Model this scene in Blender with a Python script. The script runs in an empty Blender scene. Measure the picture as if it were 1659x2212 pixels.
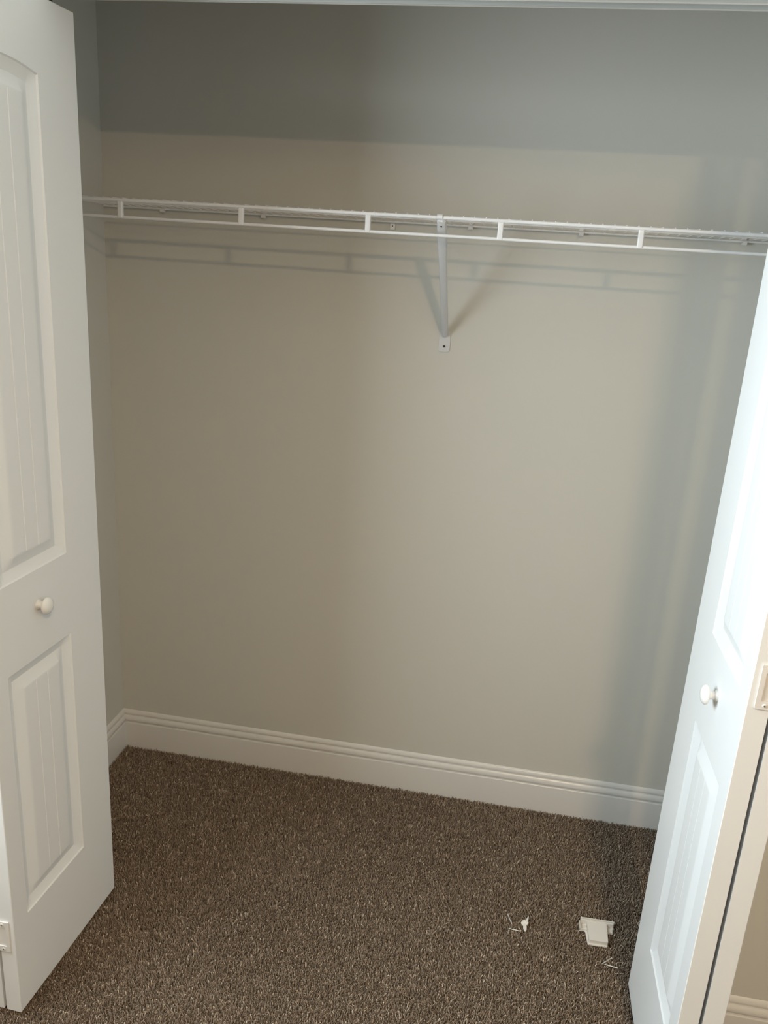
import bpy, bmesh, math, random
import numpy as np
from mathutils import Vector, Matrix

random.seed(7)
C = bpy.context.scene.collection
scene = bpy.context.scene

# ------------------------------------------------------------------ camera
CAM = (1.18474, -2.24020, 1.61894)
PITCH, YAW, ROLL, FPX = -0.302568, 0.155024, 0.062475, 1771.789
cp, sp, cy, sy = math.cos(PITCH), math.sin(PITCH), math.cos(YAW), math.sin(YAW)
fwd = Vector((-sy * cp, cy * cp, sp))
rgt = Vector((cy, sy, 0))
upv = rgt.cross(fwd)
r2 = math.cos(ROLL) * rgt + math.sin(ROLL) * upv
u2 = -math.sin(ROLL) * rgt + math.cos(ROLL) * upv
cam_data = bpy.data.cameras.new('camera')
cam_data.sensor_fit = 'VERTICAL'
cam_data.sensor_height = 36.0
cam_data.lens = FPX / 2212.0 * 36.0
cam_data.clip_start = 0.02
cam = bpy.data.objects.new('camera', cam_data)
C.objects.link(cam)
cam.matrix_world = Matrix(((r2.x, u2.x, -fwd.x, CAM[0]), (r2.y, u2.y, -fwd.y, CAM[1]),
                           (r2.z, u2.z, -fwd.z, CAM[2]), (0, 0, 0, 1)))
scene.camera = cam

# ------------------------------------------------------------------ exposure, world, lights
vs = scene.view_settings
vs.view_transform = 'Standard'
vs.look = 'None'
vs.exposure = 0.08
vs.gamma = 1.0
vs.use_curve_mapping = False
world = bpy.data.worlds.new('world')
scene.world = world
world.use_nodes = True
world.node_tree.nodes['Background'].inputs[0].default_value = (0.5, 0.6, 0.75, 1)
world.node_tree.nodes['Background'].inputs[1].default_value = 0.05

ROOM_X0, ROOM_X1, ROOM_Y0, ROOM_Z1 = -0.20, 3.56, -4.88, 2.60


def area(name, loc, aim, size, energy, color, shape='RECTANGLE'):
    d = bpy.data.lights.new(name, 'AREA')
    d.shape = shape
    d.size = size[0]
    if shape == 'RECTANGLE':
        d.size_y = size[1]
    d.energy = energy
    d.color = color
    o = bpy.data.objects.new(name, d)
    C.objects.link(o)
    o.location = loc
    o.rotation_euler = (Vector(aim) - Vector(loc)).to_track_quat('-Z', 'Y').to_euler()
    return o


# lights: (energy, colour)
LAMP = (33.0, (1.0, 0.69, 0.41))
FILL_UP = (23.0, (1.0, 0.80, 0.43))  # warm fill added above the lamp
WIN1 = (47.5, (0.82, 0.94, 1.0))
W1 = (-1.51, 1.60, 0.95, 0.95)     # window centre y, centre z, width, height
SIDE_FILL = (6.0, (0.80, 0.93, 1.0))  # added fill from the right, no window seen there
SIDE_RECT = (-2.30, 1.58, 1.20, 0.95)
area('ceiling_lamp_light', (1.68, -2.80, 2.455), (1.68, -2.80, 0), (0.16, 0.16), LAMP[0], LAMP[1], 'DISK')
area('ceiling_fill', (1.68, -2.80, 2.485), (1.68, -2.80, 5), (0.30, 0.30), FILL_UP[0], FILL_UP[1], 'DISK')  # upward disc added as warm fill, bounced off the ceiling
area('window_light', (ROOM_X0 + 0.05, W1[0], W1[1]), (3.0, W1[0], W1[1]), W1[2:], WIN1[0], WIN1[1])
area('side_fill_light', (ROOM_X1 - 0.05, SIDE_RECT[0], SIDE_RECT[1]), (0.0, SIDE_RECT[0], SIDE_RECT[1]), SIDE_RECT[2:], SIDE_FILL[0], SIDE_FILL[1])  # unseen source added to brighten the left door and left walls


# ------------------------------------------------------------------ materials
def mat(name, color, rough=0.5, spec=0.5, metallic=0.0):
    m = bpy.data.materials.new(name)
    m.use_nodes = True
    b = m.node_tree.nodes['Principled BSDF']
    b.inputs['Base Color'].default_value = (*color, 1)
    b.inputs['Roughness'].default_value = rough
    b.inputs['Specular IOR Level'].default_value = spec
    b.inputs['Metallic'].default_value = metallic
    return m


def noise_bump(m, scale, strength, dist, col2=None, cscale=None, detail=3.0):
    nt = m.node_tree
    b = nt.nodes['Principled BSDF']
    tc = nt.nodes.new('ShaderNodeTexCoord')
    n = nt.nodes.new('ShaderNodeTexNoise')
    n.inputs['Scale'].default_value = scale
    n.inputs['Detail'].default_value = detail
    nt.links.new(tc.outputs['Object'], n.inputs['Vector'])
    bp = nt.nodes.new('ShaderNodeBump')
    bp.inputs['Strength'].default_value = strength
    bp.inputs['Distance'].default_value = dist
    nt.links.new(n.outputs['Fac'], bp.inputs['Height'])
    nt.links.new(bp.outputs['Normal'], b.inputs['Normal'])
    if col2:
        n2 = nt.nodes.new('ShaderNodeTexNoise')
        n2.inputs['Scale'].default_value = cscale or scale
        n2.inputs['Detail'].default_value = 4
        nt.links.new(tc.outputs['Object'], n2.inputs['Vector'])
        mx = nt.nodes.new('ShaderNodeMix')
        mx.data_type = 'RGBA'
        c1 = b.inputs['Base Color'].default_value[:]
        mx.inputs[6].default_value = c1
        mx.inputs[7].default_value = (*col2, 1)
        nt.links.new(n2.outputs['Fac'], mx.inputs[0])
        nt.links.new(mx.outputs[2], b.inputs['Base Color'])
    return m


M_WALL = noise_bump(mat('greige_wall_paint', (0.64, 0.63, 0.585), 0.75, 0.25), 260, 0.10, 0.0006,
                    (0.63, 0.62, 0.57), 3.0)
M_CEIL = noise_bump(mat('white_ceiling_paint', (0.76, 0.75, 0.72), 0.9, 0.2), 150, 0.2, 0.001)
M_TRIM = noise_bump(mat('white_trim_paint', (0.74, 0.73, 0.71), 0.27, 0.5), 60, 0.05, 0.0004,
                    (0.73, 0.72, 0.695), 5.0)
M_DOOR = noise_bump(mat('white_door_paint', (0.84, 0.85, 0.85), 0.42, 0.45), 420, 0.12, 0.0004)
M_KNOB = noise_bump(mat('white_ceramic_knob', (0.84, 0.83, 0.80), 0.22, 0.5), 30, 0.02, 0.0002)
M_HINGE = noise_bump(mat('painted_hinge_metal', (0.78, 0.76, 0.73), 0.38, 0.5), 200, 0.05, 0.0002)
M_VINYL = noise_bump(mat('white_vinyl_coated_wire', (0.82, 0.82, 0.83), 0.30, 0.5), 150, 0.05, 0.0002)
M_BRACK = noise_bump(mat('white_powder_coated_steel', (0.66, 0.67, 0.69), 0.40, 0.5), 300, 0.06, 0.0002)
M_PLAST = noise_bump(mat('off_white_plastic', (0.74, 0.71, 0.66), 0.42, 0.45), 200, 0.04, 0.0002)
M_CLEAR = noise_bump(mat('milky_plastic_clip', (0.78, 0.77, 0.76), 0.30, 0.5), 200, 0.04, 0.0002)
M_STEEL = noise_bump(mat('galvanised_steel', (0.72, 0.68, 0.63), 0.42, 0.5, 0.45), 300, 0.05, 0.0002)
M_DARK = noise_bump(mat('dark_pin_and_hole_shade', (0.03, 0.028, 0.025), 0.5, 0.4, 0.3), 200, 0.05, 0.0002)  # dark pins; also the painted shade of holes and screw recesses
M_TRACK = noise_bump(mat('painted_track_metal', (0.38, 0.38, 0.36), 0.4, 0.5), 200, 0.05, 0.0002)


def carpet_base():
    m = mat('carpet_backing', (0.10, 0.08, 0.062), 1.0, 0.05)
    nt = m.node_tree
    b = nt.nodes['Principled BSDF']
    tc = nt.nodes.new('ShaderNodeTexCoord')
    v = nt.nodes.new('ShaderNodeTexNoise')
    v.inputs['Scale'].default_value = 260
    v.inputs['Detail'].default_value = 4
    nt.links.new(tc.outputs['Object'], v.inputs['Vector'])
    cr = nt.nodes.new('ShaderNodeValToRGB')
    cr.color_ramp.elements[0].position = 0.38
    cr.color_ramp.elements[0].color = (0.045, 0.034, 0.025, 1)
    cr.color_ramp.elements[1].position = 0.66
    cr.color_ramp.elements[1].color = (0.24, 0.195, 0.155, 1)
    nt.links.new(v.outputs['Fac'], cr.inputs[0])
    nt.links.new(cr.outputs[0], b.inputs['Base Color'])
    bp = nt.nodes.new('ShaderNodeBump')
    bp.inputs['Strength'].default_value = 1.0
    bp.inputs['Distance'].default_value = 0.004
    nt.links.new(v.outputs['Fac'], bp.inputs['Height'])
    nt.links.new(bp.outputs['Normal'], b.inputs['Normal'])
    return m


def carpet_yarn():
    m = mat('carpet_yarn', (0.2, 0.16, 0.13), 0.95, 0.12)
    nt = m.node_tree
    b = nt.nodes['Principled BSDF']
    a = nt.nodes.new('ShaderNodeAttribute')
    a.attribute_name = 'yarn'
    cr = nt.nodes.new('ShaderNodeValToRGB')
    e = cr.color_ramp.elements
    e[0].position = 0.0
    e[0].color = (*YARN[0], 1)
    e[1].position = 1.0
    e[1].color = (*YARN[3], 1)
    for p, c in ((0.35, YARN[1]), (0.8, YARN[2])):
        k = e.new(p)
        k.color = (*c, 1)
    nt.links.new(a.outputs['Fac'], cr.inputs[0])
    nt.links.new(cr.outputs[0], b.inputs['Base Color'])
    return m


YARN = ((0.13, 0.098, 0.072), (0.30, 0.228, 0.168), (0.46, 0.365, 0.28), (0.80, 0.68, 0.54))
M_CARPET = carpet_base()
M_YARN = carpet_yarn()


# ------------------------------------------------------------------ helpers
def tag(o, label=None, cat=None, group=None, kind=None):
    if label: o['label'] = label
    if cat: o['category'] = cat
    if group: o['group'] = group
    if kind: o['kind'] = kind
    return o


def empty(name, loc, rz=0.0):
    o = bpy.data.objects.new(name, None)
    o.empty_display_size = 0.05
    C.objects.link(o)
    o.location = loc
    o.rotation_euler = (0, 0, rz)
    return o


def obj(name, bm, m, parent=None, smooth=None):
    me = bpy.data.meshes.new(name)
    bmesh.ops.recalc_face_normals(bm, faces=bm.faces[:])
    bm.to_mesh(me)
    bm.free()
    me.materials.append(m)
    o = bpy.data.objects.new(name, me)
    C.objects.link(o)
    if parent is not None:
        o.parent = parent
    if smooth is not None:
        for p in me.polygons:
            p.use_smooth = True
        me.set_sharp_from_angle(angle=math.radians(smooth))
    return o


def clone(o, parent=None, name=None):
    c = o.copy()
    C.objects.link(c)
    if parent is not None:
        c.parent = parent
    return c


def copy_tree(o, parent=None):
    c = o.copy()
    C.objects.link(c)
    c.parent = parent
    for ch in list(o.children):
        copy_tree(ch, c)
    return c


def box(bm, x0, x1, y0, y1, z0, z1, bev=0.0, seg=1):
    vs_ = [bm.verts.new((x, y, z)) for x in (x0, x1) for y in (y0, y1) for z in (z0, z1)]
    idx = ((0, 1, 3, 2), (4, 6, 7, 5), (0, 4, 5, 1), (2, 3, 7, 6), (0, 2, 6, 4), (1, 5, 7, 3))
    fs = [bm.faces.new([vs_[i] for i in f]) for f in idx]
    if bev > 0:
        es = list({e for f in fs for e in f.edges})
        bmesh.ops.bevel(bm, geom=es, offset=bev, segments=seg, profile=0.5, affect='EDGES')
    return bm


def tube(bm, pts, r, n=10, cap=True, radii=None):
    pts = [Vector(p) for p in pts]
    rings = []
    prev = None
    for i, p in enumerate(pts):
        if i == 0: d = pts[1] - p
        elif i == len(pts) - 1: d = p - pts[i - 1]
        else: d = (pts[i + 1] - p).normalized() + (p - pts[i - 1]).normalized()
        d.normalize()
        if prev is None:
            a = Vector((0, 0, 1)) if abs(d.z) < 0.9 else Vector((1, 0, 0))
            s = d.cross(a).normalized()
        else:
            s = (prev - d * prev.dot(d)).normalized()
        prev = s
        t = d.cross(s)
        rr = radii[i] if radii else r
        rings.append([bm.verts.new(p + rr * (math.cos(2 * math.pi * k / n) * s + math.sin(2 * math.pi * k / n) * t))
                      for k in range(n)])
    for a, b in zip(rings, rings[1:]):
        for k in range(n):
            bm.faces.new((a[k], a[(k + 1) % n], b[(k + 1) % n], b[k]))
    if cap:
        bm.faces.new(rings[0][::-1])
        bm.faces.new(rings[-1])
    return bm


def lathe(bm, prof, org, axis, n=32):
    """prof: (along, radius) pairs, revolved about axis through org"""
    ax = Vector(axis).normalized()
    a = Vector((0, 0, 1)) if abs(ax.z) < 0.9 else Vector((1, 0, 0))
    s = ax.cross(a).normalized()
    t = ax.cross(s)
    org = Vector(org)
    rings = []
    for (l, r) in prof:
        if r < 1e-6:
            rings.append([bm.verts.new(org + ax * l)])
        else:
            rings.append([bm.verts.new(org + ax * l + r * (math.cos(2 * math.pi * k / n) * s + math.sin(2 * math.pi * k / n) * t))
                          for k in range(n)])
    for A, B in zip(rings, rings[1:]):
        for k in range(n):
            k2 = (k + 1) % n
            if len(A) == 1 and len(B) == 1: continue
            if len(A) == 1: bm.faces.new((A[0], B[k], B[k2]))
            elif len(B) == 1: bm.faces.new((A[k], B[0], A[k2]))
            else: bm.faces.new((A[k], A[k2], B[k2], B[k]))
    return bm


def prism(bm, poly, lo, hi, axis='z'):
    """closed polygon of (a, b) extruded from lo to hi"""
    def P(a, b, h):
        return (a, b, h) if axis == 'z' else ((a, h, b) if axis == 'y' else (h, a, b))
    A = [bm.verts.new(P(a, b, lo)) for a, b in poly]
    B = [bm.verts.new(P(a, b, hi)) for a, b in poly]
    n = len(poly)
    bm.faces.new(A[::-1])
    bm.faces.new(B)
    for k in range(n):
        bm.faces.new((A[k], A[(k + 1) % n], B[(k + 1) % n], B[k]))
    return bm


def round_poly(pts, r, seg=4):
    out = []
    n = len(pts)
    rs = r if isinstance(r, (list, tuple)) else [r] * n
    for i in range(n):
        p = Vector(pts[i]); a = Vector(pts[i - 1]); b = Vector(pts[(i + 1) % n])
        da = (a - p); db = (b - p)
        rr = min(rs[i], da.length * 0.45, db.length * 0.45)
        if rr <= 0:
            out.append(tuple(p)); continue
        s = p + da.normalized() * rr
        e = p + db.normalized() * rr
        for k in range(seg + 1):
            t = k / seg
            q = s * (1 - t) ** 2 + p * 2 * t * (1 - t) + e * t * t
            out.append((q.x, q.y))
    return out


# ------------------------------------------------------------------ shell
YF, YB = -0.725, -0.620          # room side and closet side of the closet front wall
JL, JR, HZ = 0.170, 1.684, 2.040  # jambs and head of the opening
CR, CZ = 1.872, 2.44             # closet right wall, closet ceiling
FL = -0.008                      # carpet backing height

b = bmesh.new(); box(b, ROOM_X0, ROOM_X1, ROOM_Y0, 0.0, FL - 0.05, FL)
floor = tag(obj('floor', b, M_CARPET), 'brown carpeted floor of the closet and the room before it', 'floor', kind='structure')
b = bmesh.new(); box(b, -0.10, CR + 0.10, 0.0, 0.10, FL - 0.05, CZ + 0.1)
tag(obj('wall_back', b, M_WALL), 'greige painted back wall of the closet behind the wire shelf', 'wall', kind='structure')
b = bmesh.new(); box(b, -0.10, 0.0, YB, 0.0, FL - 0.05, CZ + 0.1)
tag(obj('wall_left', b, M_WALL), 'narrow greige side wall of the closet beside the left folding door', 'wall', kind='structure')
b = bmesh.new(); box(b, CR, CR + 0.10, YB, 0.0, FL - 0.05, CZ + 0.1)
tag(obj('wall_right', b, M_WALL), 'greige side wall of the closet hidden behind the right folding door', 'wall', kind='structure')
b = bmesh.new(); box(b, 0.0, CR, YB, 0.0, CZ, CZ + 0.1)
tag(obj('ceiling', b, M_CEIL), 'flat ceiling of the closet above the shelf', 'ceiling', kind='structure')
b = bmesh.new()
box(b, ROOM_X0, JL, YF, YB, FL - 0.05, ROOM_Z1)
box(b, JR, ROOM_X1, YF, YB, FL - 0.05, ROOM_Z1)
box(b, JL, JR, YF, YB, HZ, ROOM_Z1)
tag(obj('wall_front', b, M_WALL), 'beige room wall with the closet opening, seen right of the right folding door', 'wall', kind='structure')
b = bmesh.new(); box(b, ROOM_X0 - 0.1, ROOM_X0, ROOM_Y0 - 0.1, YB, FL - 0.05, ROOM_Z1)
tag(obj('wall_room_left', b, M_WALL), 'room wall with a daylight window left of the camera', 'wall', kind='structure')
b = bmesh.new(); box(b, ROOM_X1, ROOM_X1 + 0.1, ROOM_Y0 - 0.1, YB, FL - 0.05, ROOM_Z1)
tag(obj('wall_room_right', b, M_WALL), 'plain room wall right of the camera', 'wall', kind='structure')
b = bmesh.new(); box(b, ROOM_X0, ROOM_X1, ROOM_Y0 - 0.1, ROOM_Y0, FL - 0.05, ROOM_Z1)
tag(obj('wall_room_rear', b, M_WALL), 'plain room wall behind the camera', 'wall', kind='structure')
b = bmesh.new(); box(b, ROOM_X0 - 0.1, ROOM_X1 + 0.1, ROOM_Y0 - 0.1, YB, ROOM_Z1, ROOM_Z1 + 0.1)
tag(obj('ceiling_room', b, M_CEIL), 'white ceiling of the room before the closet', 'ceiling', kind='structure')

# left window gives the daylight; the right one is added for fill
M_GLASS = mat('window_glass', (0.8, 0.85, 0.9), 0.05, 0.5)


def window(name, cx, cy_, along, w, h, zc, label):
    b = bmesh.new()
    t = 0.05
    for (a0, a1, z0, z1) in ((-w / 2 - t, w / 2 + t, zc - h / 2 - t, zc - h / 2), (-w / 2 - t, w / 2 + t, zc + h / 2, zc + h / 2 + t),
                             (-w / 2 - t, -w / 2, zc - h / 2, zc + h / 2), (w / 2, w / 2 + t, zc - h / 2, zc + h / 2)):
        if along == 'y': box(b, cx, cx + 0.03, cy_ + a0, cy_ + a1, z0, z1)
        else: box(b, cx + a0, cx + a1, cy_, cy_ + 0.03, z0, z1)
    f = tag(obj(name, b, M_TRIM), label, 'window', kind='structure')
    b = bmesh.new()
    if along == 'y': box(b, cx + 0.012, cx + 0.016, cy_ - w / 2, cy_ + w / 2, zc - h / 2, zc + h / 2)
    else: box(b, cx - w / 2, cx + w / 2, cy_ + 0.012, cy_ + 0.016, zc - h / 2, zc + h / 2)
    obj('pane', b, M_GLASS, f)


window('window_1', ROOM_X0, W1[0], 'y', W1[2], W1[3], W1[1], 'bright window in the side wall of the room, left of the closet')
window('fill_window', ROOM_X1 - 0.03, SIDE_RECT[0], 'y', SIDE_RECT[2], SIDE_RECT[3], SIDE_RECT[1], 'unseen window added as fill light for the left door, right of the camera')

# the ceiling lamp of the room (above and behind the camera)
cl = empty('ceiling_light', (1.68, -2.80, ROOM_Z1))
tag(cl, 'flush ceiling lamp of the room, above and behind the camera', 'lamp')
b = bmesh.new(); lathe(b, [(0, 0.0), (0, 0.07), (0.02, 0.06), (0.022, 0.012), (0.12, 0.010), (0.12, 0.0)], (0, 0, 0), (0, 0, -1), 32)
obj('canopy', b, M_TRIM, cl, smooth=40)
b = bmesh.new(); lathe(b, [(0.124, 0.0), (0.124, 0.16), (0.130, 0.17), (0.136, 0.16), (0.136, 0.0)], (0, 0, 0), (0, 0, -1), 48)
obj('lamp_shade', b, M_KNOB, cl, smooth=40)


# baseboards: (depth, z) profile with two grooves
BP = [(0.0, -0.006), (0.0140, -0.006), (0.0140, 0.0878), (0.0137, 0.0895), (0.0126, 0.0908), (0.0078, 0.0914), (0.0075, 0.0938),
      (0.0108, 0.0946), (0.0119, 0.0965), (0.0122, 0.0995), (0.0119, 0.1028), (0.0111, 0.1060), (0.0098, 0.1090), (0.0082, 0.1116),
      (0.0070, 0.1130), (0.0040, 0.1136), (0.0038, 0.1164), (0.0064, 0.1172), (0.0068, 0.1190), (0.0062, 0.1225), (0.0048, 0.1262), (0.0028, 0.1296), (0.0, 0.1318)]


def baseboard(name, path, label):
    """path: list of (x, y, nx, ny) where n is the mitred outward direction"""
    b = bmesh.new()
    rings = [[b.verts.new((x + nx * d, y + ny * d, z)) for d, z in BP] for (x, y, nx, ny) in path]
    n = len(BP)
    for A, B in zip(rings, rings[1:]):
        for k in range(n):
            b.faces.new((A[k], A[(k + 1) % n], B[(k + 1) % n], B[k]))
    b.faces.new(rings[0]); b.faces.new(rings[-1][::-1])
    return tag(obj(name, b, M_TRIM, smooth=35), label, 'baseboard', kind='structure')


baseboard('baseboard_back', [(0, 0, 1, -1), (CR, 0, -1, -1)], 'white grooved baseboard along the closet back wall')
baseboard('baseboard_left', [(0, YB, 1, 0), (0, 0, 1, -1)], 'white grooved baseboard on the closet side wall by the left door')
baseboard('baseboard_right', [(CR, YB, -1, 0), (CR, 0, -1, -1)], 'white grooved baseboard behind the right folding door')
baseboard('baseboard_front', [(JR, YF, 0, -1), (ROOM_X1, YF, 0, -1)], 'beige-lit baseboard on the room wall right of the right door')
baseboard('baseboard_front_left', [(ROOM_X0, YF, 0, -1), (JL, YF, 0, -1)], 'baseboard on the room wall left of the left door')


# ------------------------------------------------------------------ carpet pile
def carpet_pile():
    rng = np.random.default_rng(3)
    x0, x1, y0, y1, s = -0.25, 2.15, -1.42, -0.002, 0.0031
    nx, ny = int((x1 - x0) / s), int((y1 - y0) / s)
    gx, gy = np.meshgrid(np.arange(nx), np.arange(ny))
    X = x0 + (gx.ravel() + rng.uniform(-0.1, 1.1, nx * ny)) * s
    Y = y0 + (gy.ravel() + rng.uniform(-0.1, 1.1, nx * ny)) * s
    keep = ~((Y > YF - 0.014) & (Y < YB + 0.003) & ((X < JL + 0.003) | (X > JR - 0.003)))
    keep &= ~((Y > YB) & ((X < 0.015) | (X > CR - 0.015)))
    keep &= Y < -0.0135
    X, Y = X[keep], Y[keep]
    n = len(X)
    H = 0.0095 + 0.0022 * rng.standard_normal(n).clip(-2, 2)
    # gentle large-scale lay of the pile
    lay = 0.6 * np.sin(X * 9.0 + 1.3 * np.sin(Y * 7)) + 0.5 * np.sin(Y * 13 + X * 5)
    th = rng.uniform(0, 2 * np.pi, n)
    lean = 0.0040 * np.abs(rng.standard_normal(n)).clip(0, 2.2)
    dx, dy = np.cos(th) * lean + 0.0008 * lay, np.sin(th) * lean - 0.0006 * lay
    R = 0.00105 * (1 + 0.2 * rng.standard_normal(n).clip(-2, 2))
    ph = rng.uniform(0, 2 * np.pi, n)
    bend = rng.uniform(-0.0016, 0.0016, (n, 2))
    V = np.zeros((n, 10, 3), np.float32)
    for i, (t, rs) in enumerate(((0.0, 0.8), (0.55, 1.15), (0.90, 0.85))):
        cx = X + dx * t * t + bend[:, 0] * math.sin(math.pi * t)
        cy_ = Y + dy * t * t + bend[:, 1] * math.sin(math.pi * t)
        cz = FL + H * t
        for k in range(3):
            a = ph + 2 * np.pi * k / 3 + 1.4 * t
            V[:, i * 3 + k, 0] = cx + R * rs * np.cos(a)
            V[:, i * 3 + k, 1] = cy_ + R * rs * np.sin(a)
            V[:, i * 3 + k, 2] = cz
    V[:, 9, 0] = X + dx; V[:, 9, 1] = Y + dy; V[:, 9, 2] = FL + H
    tri = []
    for i in (0, 3):
        for k in range(3):
            a, b_, c, d = i + k, i + (k + 1) % 3, i + 3 + (k + 1) % 3, i + 3 + k
            tri += [(a, b_, c), (a, c, d)]
    for k in range(3):
        tri.append((6 + k, 6 + (k + 1) % 3, 9))
    T = (np.array(tri, np.int32)[None] + (np.arange(n, dtype=np.int32) * 10)[:, None, None]).reshape(-1)
    me = bpy.data.meshes.new('carpet_pile')
    nf = len(T) // 3
    me.vertices.add(n * 10)
    me.vertices.foreach_set('co', V.reshape(-1))
    me.loops.add(nf * 3)
    me.loops.foreach_set('vertex_index', T)
    me.polygons.add(nf)
    me.polygons.foreach_set('loop_start', np.arange(0, nf * 3, 3, dtype=np.int32))
    me.polygons.foreach_set('use_smooth', np.ones(nf, bool))
    me.update()
    at = me.attributes.new('yarn', 'FLOAT', 'POINT')
    c = rng.beta(2.0, 2.4, n)
    c[rng.uniform(0, 1, n) < 0.04] = 1.0
    at.data.foreach_set('value', np.repeat(c, 10).astype(np.float32))
    me.materials.append(M_YARN)
    o = bpy.data.objects.new('carpet_pile', me)
    C.objects.link(o)
    tag(o, 'speckled brown and taupe cut carpet pile covering the closet floor', 'carpet', kind='stuff')


carpet_pile()


# ------------------------------------------------------------------ folding doors
LW, LT, LZ0, LZ1 = 0.3825, 0.0350, 0.014, 2.017     # leaf width, thickness, bottom, top
PU0, PU1 = 0.123, 0.335                             # panel limits across the leaf
PROF = [(0.0, 0.0), (0.0025, 0.0030), (0.0180, 0.0094), (0.0225, 0.0106), (0.0245, 0.0102), (0.0450, 0.0024), (0.0475, 0.0016)]


def prof_depth(d):
    if d <= 0: return 0.0
    for (a, ha), (b_, hb) in zip(PROF, PROF[1:]):
        if d <= b_: return ha + (hb - ha) * (d - a) / (b_ - a)
    return PROF[-1][1]


def leaf_mesh():
    """moulded leaf: u across (0 at the track edge), face at depth 0, body behind; local x = -depth, y = -u"""
    panels = [(0.238, 0.798, 0.0), (0.983, 1.889, 0.0135)]
    offs = [a for a, _ in PROF]
    us = {0.0, 0.0012, LW - 0.0012, LW}
    for o_ in offs:
        us.add(PU0 + o_); us.add(PU1 - o_)
    f0, f1 = PU0 + offs[-1], PU1 - offs[-1]
    grooves = [f0 + (f1 - f0) * 0.335, f0 + (f1 - f0) * 0.665]
    for g in grooves:
        us |= {g - 0.0014, g, g + 0.0014}
    for k in range(1, 24):                       # keeps the arch smooth
        u = PU0 + (PU1 - PU0) * k / 24
        if min(abs(u - w_) for w_ in us) > 0.003: us.add(u)
    us = sorted(us)
    zs = {LZ0, LZ0 + 0.0012, LZ1 - 0.0012, LZ1}
    for z0, z1, _ in panels:
        for o_ in offs:
            zs.add(z0 + o_); zs.add(z1 - o_)
        zs |= {z0 + offs[-1] + 0.004, z1 - offs[-1] - 0.004, z1 - 0.15}
    zs = sorted(zs)

    def depth(u, z):
        e = 0.0
        if u in (0.0, LW) or z in (LZ0, LZ1): e = 0.0012
        for z0, z1, _ in panels:
            if PU0 <= u <= PU1 and z0 <= z <= z1:
                d = min(u - PU0, PU1 - u, z - z0, z1 - z)
                h = prof_depth(d)
                if z0 + offs[-1] + 0.003 < z < z1 - offs[-1] - 0.003:
                    for g in grooves:
                        if abs(u - g) < 1e-6: h += 0.0016
                return h
        return e

    def warp(u, z):
        z0, z1, sag = panels[1]
        if z <= z1 - 0.15 or z >= LZ1 - 0.0012: return z
        t = (z - (z1 - 0.15)) / 0.10 if z < z1 - 0.05 else 1.0
        if z > z1: t = 1 - (z - z1) / (LZ1 - 0.0012 - z1)
        uc, hw = (PU0 + PU1) / 2, (PU1 - PU0) / 2
        k = max(-1.0, min(1.0, (u - uc) / hw))
        return z + sag * (1 - k * k) * max(0.0, min(1.0, t))

    b = bmesh.new()
    G = [[b.verts.new((-depth(u, z), -u, warp(u, z))) for z in zs] for u in us]
    D = [[depth(u, z) for z in zs] for u in us]
    for i in range(len(us) - 1):
        for j in range(len(zs) - 1):
            a, c, d, e = G[i][j], G[i + 1][j], G[i + 1][j + 1], G[i][j + 1]
            h00, h10, h11, h01 = D[i][j], D[i + 1][j], D[i + 1][j + 1], D[i][j + 1]
            if abs(h00 + h11 - h10 - h01) < 1e-7:
                b.faces.new((a, c, d, e))
            elif abs(h00 - h11) > abs(h10 - h01):
                b.faces.new((a, c, d)); b.faces.new((a, d, e))
            else:
                b.faces.new((a, c, e)); b.faces.new((c, d, e))
    nu, nz = len(us) - 1, len(zs) - 1
    loop = [G[i][0] for i in range(nu)] + [G[nu][j] for j in range(nz)] + [G[i][nz] for i in range(nu, 0, -1)] + [G[0][j] for j in range(nz, 0, -1)]
    back = [b.verts.new((-LT, v.co.y, v.co.z)) for v in loop]
    n = len(loop)
    for k in range(n):
        b.faces.new((loop[k], back[k], back[(k + 1) % n], loop[(k + 1) % n]))
    b.faces.new(back)
    return b


def knob_mesh():
    b = bmesh.new()
    prof = [(0.0, 0.0105), (0.0022, 0.0105), (0.0034, 0.0095), (0.0045, 0.0080), (0.0090, 0.0074), (0.0130, 0.0080),
            (0.0150, 0.0105), (0.0160, 0.0150), (0.0172, 0.0172), (0.0190, 0.0182), (0.0212, 0.0180), (0.0240, 0.0162),
            (0.0264, 0.0130), (0.0280, 0.0088), (0.0288, 0.0044), (0.0290, 0.0)]
    return lathe(b, prof, (0, 0, 0), (1, 0, 0), 40)


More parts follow.
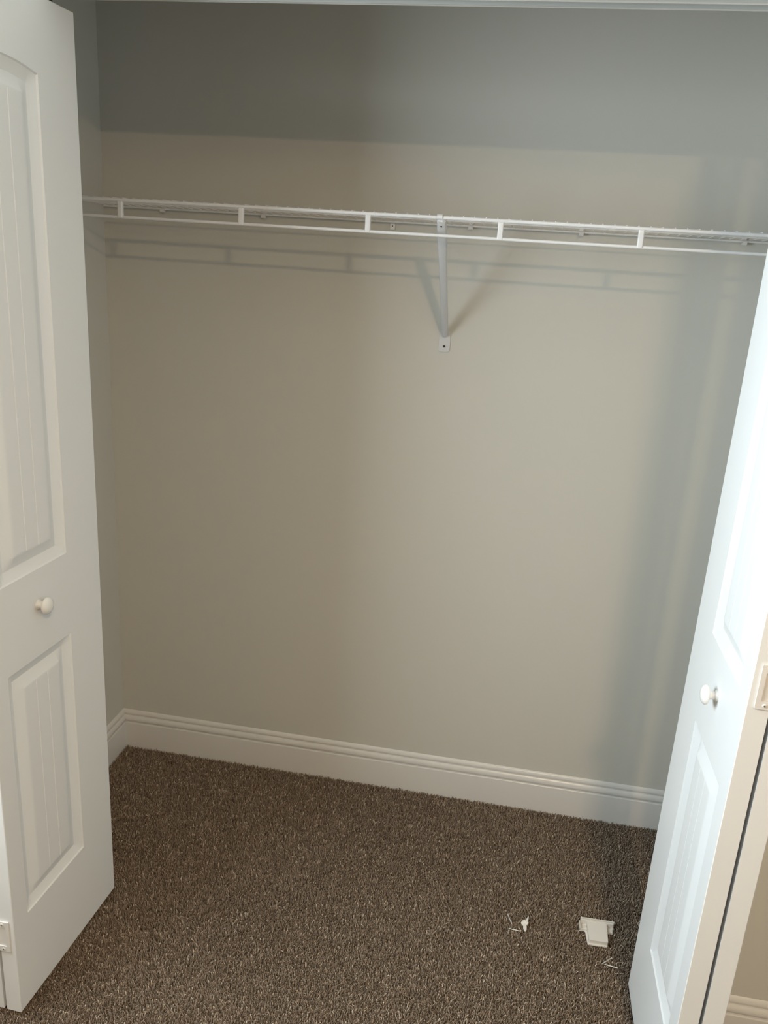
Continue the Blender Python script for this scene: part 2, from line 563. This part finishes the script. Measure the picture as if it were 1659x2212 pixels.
def hinge_parts(parent, xc, y, z, flip):
    """folding hinge screwed flat on the two leaf edges, local coordinates of the door"""
    w, h, t = 0.0275, 0.038, 0.0035
    b = bmesh.new()
    # outer wing: frame around a window
    for (x0, x1, z0, z1) in ((-w, w, h - 0.0135, h), (-w, w, -h, -h + 0.0135), (-w, -w + 0.0075, -h + 0.0135, h - 0.0135), (w - 0.0075, w, -h + 0.0135, h - 0.0135)):
        box(b, xc + x0, xc + x1, y - t, y, z + z0, z + z1)
    bmesh.ops.remove_doubles(b, verts=b.verts[:], dist=1e-6)
    hp = obj('hinge', b, M_HINGE, parent)
    b = bmesh.new(); box(b, xc - w + 0.0078, xc + w - 0.0078, y - 0.0012, y, z - h + 0.0138, z + h - 0.0138)
    obj('hinge_leaf', b, M_HINGE, hp)
    for sx in (-1, 1):
        for sz in (-1, 1):
            b = bmesh.new()
            lathe(b, [(0, 0.0034), (0.0009, 0.0034), (0.0014, 0.0026), (0.0014, 0.0)], (xc + sx * 0.0135, y - t, z + sz * (h - 0.0067)), (0, -1, 0), 16)
            s = obj('screw', b, M_HINGE, hp, smooth=40)
            b = bmesh.new()
            cx_, cz_ = xc + sx * 0.0135, z + sz * (h - 0.0067)
            box(b, cx_ - 0.0016, cx_ + 0.0016, y - t - 0.0017, y - t - 0.0008, cz_ - 0.0004, cz_ + 0.0004)
            box(b, cx_ - 0.0004, cx_ + 0.0004, y - t - 0.0018, y - t - 0.0008, cz_ - 0.0016, cz_ + 0.0016)
            obj('screw_recess', b, M_DARK, hp)  # dark cross paints the shade inside the screw recess


def bifold(name, label, inner, apex, side):
    """side=+1: face looks to +x (left unit); side=-1: looks to -x (right unit)"""
    P0, P1 = Vector((*inner, 0)), Vector((*apex, 0))
    d = (P1 - P0).normalized()
    root = empty(name, (inner[0], inner[1], 0))
    tag(root, label, 'door', kind='structure')
    ang = math.atan2(d.x, -d.y)      # rotation of local -y onto d
    # lead leaf
    bm = leaf_mesh()
    if side < 0:
        bmesh.ops.scale(bm, vec=(-1, 1, 1), verts=bm.verts[:])
    lead = obj('door_leaf', bm, M_DOOR, root, smooth=25)
    lead.rotation_euler = (0, 0, ang)
    bm = knob_mesh()
    if side < 0:
        bmesh.ops.scale(bm, vec=(-1, 1, 1), verts=bm.verts[:])
    k = obj('knob', bm, M_KNOB, lead, smooth=50)
    k.location = (0, -0.2265, 0.908)
    # pivot leaf, folded against it
    bm = leaf_mesh()
    if side > 0:
        bmesh.ops.scale(bm, vec=(-1, 1, 1), verts=bm.verts[:])
    # leaf 2 lies behind leaf 1 with its own face outward (away from the opening)
    piv = obj('door_leaf', bm, M_DOOR, root, smooth=25)
    gap = 0.0065
    piv.rotation_euler = (0, 0, -ang)
    A = P1 - P0
    off = -side * (2 * LT + gap)
    # apex of the pivot leaf sits beside the apex of the lead leaf
    q = Vector((A.x + off, A.y, 0)) - Matrix.Rotation(-ang, 3, 'Z') @ Vector((0, -LW, 0))
    piv.location = (q.x, q.y, 0)
    # hinges across the two edges at the apex
    for z in (0.216, 1.015, 1.815):
        hinge_parts(root, A.x - side * (LT + gap / 2), A.y - 0.0002, z, side)
    # guide pin on the lead leaf and pivot pin
    for (px, py) in ((-side * LT / 2, -0.050), (q.x + side * LT / 2, q.y - 0.050)):
        b = bmesh.new()
        tube(b, [(px, py, LZ1 - 0.01), (px, py, 2.034)], 0.0045, 12)
        obj('track_pin', b, M_DARK, root, smooth=40)
    return root


bifold('door_1', 'left white two-leaf folding closet door standing open, knob on its face', (0.2878, -0.6292), (0.2700, -1.0107), 1)
bifold('door_2', 'right white two-leaf folding closet door, brightly lit with hinge on its edge', (1.5863, -0.6292), (1.5880, -1.0117), -1)

# overhead track
b = bmesh.new()
box(b, JL + 0.001, JR - 0.001, -0.6905, -0.6885, 2.031, 2.0385)
box(b, JL + 0.001, JR - 0.001, -0.6655, -0.6635, 2.031, 2.0385)
box(b, JL + 0.001, JR - 0.001, -0.6905, -0.6635, 2.0380, 2.0398)
tag(obj('door_track', b, M_TRACK), 'long pale metal track under the head of the closet opening', 'track')

# ------------------------------------------------------------------ wire shelf
ZS, DS, ZL = 1.7069, 0.308, 1.6688
SX0, SX1 = 0.006, CR - 0.006
shelf = empty('wire_shelf', (0, 0, ZS))
tag(shelf, 'long white coated wire shelf with rail along its front, high on the closet back wall', 'shelf')


def rel(o):
    o.location = (o.location.x, o.location.y, o.location.z - ZS)
    return o


b = bmesh.new(); tube(b, [(SX0, -DS, ZS), (SX1, -DS, ZS)], 0.0042, 14)
rel(obj('front_rail', b, M_VINYL, shelf, smooth=50))
b = bmesh.new(); tube(b, [(SX0, -DS, ZL), (SX1, -DS, ZL)], 0.0036, 14)
rel(obj('lower_rail', b, M_VINYL, shelf, smooth=50))
b = bmesh.new(); tube(b, [(SX0, -0.0125, ZS - 0.0032), (SX1, -0.0125, ZS - 0.0032)], 0.0024, 12)
rel(obj('rear_rod', b, M_VINYL, shelf, smooth=50))
b = bmesh.new(); tube(b, [(SX0, -0.165, ZS + 0.0005), (SX1, -0.165, ZS + 0.0005)], 0.0022, 12)
rel(obj('middle_rod', b, M_VINYL, shelf, smooth=50))
first = None
x = 0.8175 - 0.02522 * 32
while x < SX1 - 0.003:
    if first is None:
        b = bmesh.new()
        tube(b, [(0, -0.009, ZS + 0.0010), (0, -0.165, ZS + 0.0044), (0, -DS + 0.004, ZS + 0.0050), (0, -DS - 0.0022, ZS + 0.0046)], 0.0012, 8)
        first = rel(obj('deck_wire', b, M_VINYL, shelf, smooth=50))
        first.location.x = x
    else:
        c = clone(first); c.location.x = x
    x += 0.02522
first = None
for x in (0.2056, 0.5048, 0.8048, 1.1035, 1.4050, 1.7045):
    if first is None:
        b = bmesh.new()
        # folded U-shaped spacer clasping both rails
        poly = round_poly([(-0.0062, -DS - 0.0052), (0.0062, -DS - 0.0052), (0.0062, -DS + 0.0045), (-0.0062, -DS + 0.0045)], [0.0028, 0.0028, 0.001, 0.001])
        prism(b, poly, ZL - 0.0012, ZS - 0.0032)
        first = rel(obj('spacer', b, M_VINYL, shelf, smooth=35))
        first.location.x = x
    else:
        c = clone(first); c.location.x = x

# support bracket
XB, ZB = 0.9705, 1.3958
br = empty('shelf_bracket', (XB, 0, ZB))
tag(br, 'white metal diagonal bracket holding up the middle of the wire shelf', 'bracket')
b = bmesh.new()
p_top, p_bot = Vector((0, -0.3010, ZS - 0.006 - ZB)), Vector((0, -0.0085, 0.030))
dirv = (p_bot - p_top).normalized()
nrm = Vector((0, dirv.z, -dirv.y))
if nrm.y > 0: nrm = -nrm
rings = []
N = 14
for i in range(N + 1):
    t = i / N
    p = p_top.lerp(p_bot, t)
    hw = 0.0102 * (1 - t) + 0.0086 * t
    if t < 0.22: hw = 0.0107
    dp = 0.0058
    if t > 0.93:
        hw *= 1 - 0.25 * ((t - 0.93) / 0.07) ** 2
    sec = [(-hw, 0.006), (-hw, -0.001), (-hw * 0.82, -dp * 0.72), (-hw * 0.4, -dp), (hw * 0.4, -dp), (hw * 0.82, -dp * 0.72), (hw, -0.001), (hw, 0.006),
           (hw - 0.0012, 0.006), (hw - 0.0014, -0.0004), (0, -dp + 0.0014), (-hw + 0.0014, -0.0004), (-hw + 0.0012, 0.006)]
    rings.append([b.verts.new(p + Vector((a, 0, 0)) - nrm * c) for a, c in sec])
k_ = len(rings[0])
for A, B in zip(rings, rings[1:]):
    for k in range(k_):
        b.faces.new((A[k], A[(k + 1) % k_], B[(k + 1) % k_], B[k]))
b.faces.new(rings[0]); b.faces.new(rings[-1][::-1])
arm = obj('arm', b, M_BRACK, br, smooth=35)
# dark disc painting the shade of the hole near the arm top
hp = p_top + dirv * 0.012 + nrm * 0.0060
b = bmesh.new(); lathe(b, [(0, 0.0022), (0.0004, 0.0022), (0.0004, 0)], hp, nrm, 14)
obj('hole', b, M_DARK, arm)
# hook over the front rail
b = bmesh.new()
hz = ZS - ZB
poly = [(-DS - 0.0068, hz - 0.002), (-DS - 0.0068, hz + 0.0042), (-DS - 0.0035, hz + 0.0068), (-DS + 0.0035, hz + 0.0068), (-DS + 0.0068, hz + 0.0042),
        (-DS + 0.0068, hz - 0.010), (-DS + 0.0050, hz - 0.010), (-DS + 0.0050, hz + 0.0034), (-DS + 0.0025, hz + 0.0050), (-DS - 0.0025, hz + 0.0050), (-DS - 0.0050, hz + 0.0034), (-DS - 0.0050, hz - 0.002)]
prism(b, poly, -0.0095, 0.0030, 'x')
obj('hook', b, M_VINYL, br)
# wall plate
b = bmesh.new()
poly = round_poly([(-0.0155, -0.0130), (0.0, -0.0165), (0.0150, -0.0130), (0.0152, 0.020), (0.0115, 0.044), (-0.0115, 0.044), (-0.0150, 0.018)], [0.003, 0.012, 0.003, 0.003, 0.004, 0.004, 0.003])
prism(b, poly, -0.0028, 0.0, 'y')
pl = obj('wall_plate', b, M_BRACK, br, smooth=35)
b = bmesh.new()
lathe(b, [(0, 0.0056), (0.0008, 0.0056), (0.0012, 0.0046), (0.0006, 0.0032), (0.0006, 0.0)], (0, -0.0028, 0), (0, -1, 0), 24)
sc = obj('screw', b, M_BRACK, pl, smooth=30)
b = bmesh.new()
box(b, -0.0033, 0.0033, -0.0042, -0.0032, -0.0013, 0.0013); box(b, -0.0013, 0.0013, -0.0043, -0.0032, -0.0033, 0.0033)
obj('screw_recess', b, M_DARK, sc)  # recess shade painted as a dark cross on the screw


# wall clips along the rear rod
def make_clip():
    r = empty('wall_clip', (0, 0, 0))
    b = bmesh.new()
    poly = round_poly([(-0.0050, -0.004), (0.0050, -0.004), (0.0058, 0.012), (-0.0058, 0.012)], [0.001, 0.001, 0.003, 0.003])
    prism(b, poly, -0.0060, 0.0, 'y')
    p = obj('back_plate', b, M_CLEAR, r, smooth=35)
    b = bmesh.new()
    lathe(b, [(0, 0.0025), (0.0006, 0.0025), (0.0006, 0)], (0, -0.0060, 0.0075), (0, -1, 0), 14)
    obj('screw_hole', b, M_DARK, p)  # dark disc stands in for the shaded screw hole
    # cup under the rod
    b = bmesh.new()
    pts = []
    for a in range(0, 200, 20):
        t = math.radians(180 + a)
        pts.append((-0.0125 + 0.0062 * math.cos(t), -0.0032 + 0.0062 * math.sin(t) * 1.5))
    inner = [(-0.0125 + 0.0040 * math.cos(math.radians(180 + a)), -0.0032 + 0.0040 * math.sin(math.radians(180 + a))) for a in range(180, -20, -20)]
    prism(b, pts + inner, -0.0058, 0.0058, 'x')
    obj('hook', b, M_CLEAR, r, smooth=35)
    return r


clip0 = make_clip()
names = ['small milky plastic shelf clip on the back wall nearest the left door', 'second small plastic shelf clip from the left door, on the back wall',
         'small plastic shelf clip just right of the diagonal bracket', 'small plastic shelf clip between the bracket and the last spacer on the right',
         'small plastic shelf clip nearest the right door, at the right end of the shelf']
for i, (x, lb) in enumerate(zip((0.178, 0.463, 1.015, 1.293, 1.684), names)):
    c = clip0 if i == 0 else copy_tree(clip0)
    c.location = (x, 0, ZS)
    tag(c, lb, 'clip', 'plastic clips holding the rear of the wire shelf')
# torn clip left of the bracket: tab below the rod with a bare hole, bent flap above
tc_ = empty('wall_clip', (0.8106, 0, ZS))
tag(tc_, 'broken shelf clip left of the bracket, tab with dark hole below the rod', 'clip')
b = bmesh.new()
prism(b, round_poly([(-0.0062, -0.0225), (0.0062, -0.0225), (0.0060, -0.006), (-0.0060, -0.006)], [0.0008, 0.0008, 0.004, 0.004]), -0.0045, 0.0, 'y')
t_ = obj('tab', b, M_CLEAR, tc_, smooth=35)
b = bmesh.new(); lathe(b, [(0, 0.0017), (0.0005, 0.0017), (0.0005, 0)], (0, -0.0045, -0.0135), (0, -1, 0), 14)
obj('hole', b, M_DARK, t_)  # shade of the bare hole, painted as a dark disc
b = bmesh.new()
prism(b, [(-0.0055, 0.0085), (-0.0045, 0.0098), (0.0055, 0.0045), (0.0050, 0.0028)], -0.009, -0.001, 'y')
obj('flap', b, M_CLEAR, tc_)


# ------------------------------------------------------------------ small things on the carpet
def fl(x, y, z=0.004):
    """move a point measured at z=0.012 along its sight line down to height z"""
    s = (CAM[2] - z) / (CAM[2] - 0.012)
    return Vector((CAM[0] + (x - CAM[0]) * s, CAM[1] + (y - CAM[1]) * s, z))


def nail(head, tip, label, zh=0.0085, zt=0.0065, r=0.0014):
    h, t = fl(*head, zh), fl(*tip, zt)
    root = empty('nail', (h.x, h.y, 0))
    tag(root, label, 'nail', 'loose nails on the carpet')
    o = Vector((h.x, h.y, 0))
    d = (t - h)
    L = d.length
    d.normalize()
    b = bmesh.new()
    tube(b, [h - o, h - o + d * (L - 0.004), t - o], r, 12, True, [r, r, 0.0002])
    obj('shank', b, M_STEEL, root, smooth=40)
    b = bmesh.new()
    lathe(b, [(-0.0004, 0.0), (-0.0004, 0.0024), (0.0006, 0.0026), (0.0010, 0.0013)], h - o, d, 16)
    obj('head', b, M_STEEL, root, smooth=40)


nail((1.2991, -0.477), (1.3107, -0.5095), 'thin nail left of the white anchor, pointing towards the camera')
nail((1.3330, -0.5265), (1.3020, -0.5240), 'thin nail lying crosswise in front of the white anchor')
nail((1.5545, -0.5590), (1.5290, -0.5835), 'slanting nail just in front of the white plastic bracket')
nail((1.5660, -0.5865), (1.5350, -0.5825), 'thin nail nearest the right door, pointing left')

# winged drywall anchor
ac = fl(1.3421, -0.4975, 0.006)
an = empty('drywall_anchor', (ac.x, ac.y, 0))
tag(an, 'small white plastic drywall anchor with spread wings lying between the nails', 'anchor')
b = bmesh.new()
lathe(b, [(0, 0.0), (0, 0.0055), (0.0012, 0.0078), (0.0035, 0.0080), (0.0040, 0.0062), (0.0030, 0.0035), (0.0030, 0)], (0, 0, 0.0045), (-0.15, -0.35, 1), 24)
obj('collar', b, M_PLAST, an, smooth=40)


def blade(pts, ws, th):
    b = bmesh.new()
    rings = []
    for (p, w) in zip(pts, ws):
        p = Vector(p)
        rings.append([b.verts.new(p + Vector((sx * w, 0, sz * th * (0.5 if w < 0.002 else 1)))) for sx, sz in ((-1, -0.6), (-0.6, -1), (0.6, -1), (1, -0.6), (1, 0.6), (0.6, 1), (-0.6, 1), (-1, 0.6))])
    for A, B in zip(rings, rings[1:]):
        for k in range(8):
            b.faces.new((A[k], A[(k + 1) % 8], B[(k + 1) % 8], B[k]))
    b.faces.new(rings[0]); b.faces.new(rings[-1][::-1])
    return b


obj('wing', blade([(0.0005, -0.006, 0.008), (0.0012, -0.012, 0.0075), (0.0014, -0.019, 0.0068), (0.0018, -0.0265, 0.0060)], [0.0030, 0.0044, 0.0042, 0.0018], 0.0016), M_PLAST, an, smooth=40)
obj('wing', blade([(0.0045, 0.000, 0.0070), (0.0060, 0.007, 0.0085), (0.0078, 0.014, 0.0100), (0.0092, 0.0205, 0.0110)], [0.0028, 0.0030, 0.0022, 0.0010], 0.0020), M_PLAST, an, smooth=40)
b = bmesh.new(); tube(b, [(0.005, -0.003, 0.003), (0.008, 0.002, 0.010)], 0.0026, 12)
obj('shaft', b, M_PLAST, an, smooth=40)

# white plastic shelf end bracket
oc = fl(1.5225, -0.4900, 0.002)
pb = empty('plastic_bracket', (oc.x, oc.y, 0.0), 0.0)
tag(pb, 'white plastic end bracket with a square cup lying on the carpet near the right door', 'bracket')
ox, oy = 1.5225, -0.4900


def L(x, y):
    p = fl(x, y, 0.002)
    return (p.x - oc.x, p.y - oc.y)


# lower rim following the outline
b = bmesh.new()
out = [L(1.4835, -0.4570), L(1.5680, -0.4545), L(1.5640, -0.4830), L(1.5500, -0.4840), L(1.5470, -0.5290), L(1.4985, -0.5310), L(1.4945, -0.4880), L(1.4790, -0.4890)]
prism(b, round_poly(out, [0.002, 0.002, 0.002, 0.003, 0.003, 0.004, 0.005, 0.002]), 0.0015, 0.0045)
obj('rim', b, M_PLAST, pb, smooth=35)
# raised square cup
b = bmesh.new()
cup = [L(1.4985, -0.4640), L(1.5485, -0.4625), L(1.5475, -0.5255), L(1.5010, -0.5275)]
prism(b, round_poly(cup, 0.002), 0.0045, 0.0150)
bmesh.ops.bevel(b, geom=[e for e in b.edges if all(v.co.z > 0.0149 for v in e.verts)], offset=0.0008, segments=2, affect='EDGES')
obj('cup', b, M_PLAST, pb, smooth=35)
# long wall flange with a groove
b = bmesh.new()
f0, f1 = L(1.4835, -0.4570), L(1.5680, -0.4545)
for (dy0, dy1, z1) in ((-0.0030, 0.0, 0.0175), (-0.0060, -0.0030, 0.0135), (-0.0095, -0.0060, 0.0160)):
    prism(b, [(f0[0], f0[1] + dy0), (f1[0] - (0.003 if dy1 < 0 else 0), f1[1] + dy0), (f1[0] - (0.003 if dy1 < 0 else 0), f1[1] + dy1), (f0[0], f0[1] + dy1)], 0.0015, z1)
obj('flange', b, M_PLAST, pb, smooth=35)
# hollow foot on the left
b = bmesh.new()
a0 = L(1.4800, -0.4885)
box(b, a0[0], a0[0] + 0.0016, a0[1], f0[1] - 0.009, 0.0045, 0.0130)
box(b, a0[0], a0[0] + 0.0180, a0[1], a0[1] + 0.0016, 0.0045, 0.0085)
box(b, a0[0] + 0.0070, a0[0] + 0.0175, a0[1] + 0.011, a0[1] + 0.014, 0.0045, 0.0105)
obj('foot', b, M_PLAST, pb)
# small tab on the right
b = bmesh.new()
t0 = L(1.5520, -0.4820)
box(b, t0[0], t0[0] + 0.0105, t0[1], t0[1] + 0.012, 0.0045, 0.0075, 0.0006)
obj('tab', b, M_PLAST, pb)

bpy.context.view_layer.update()
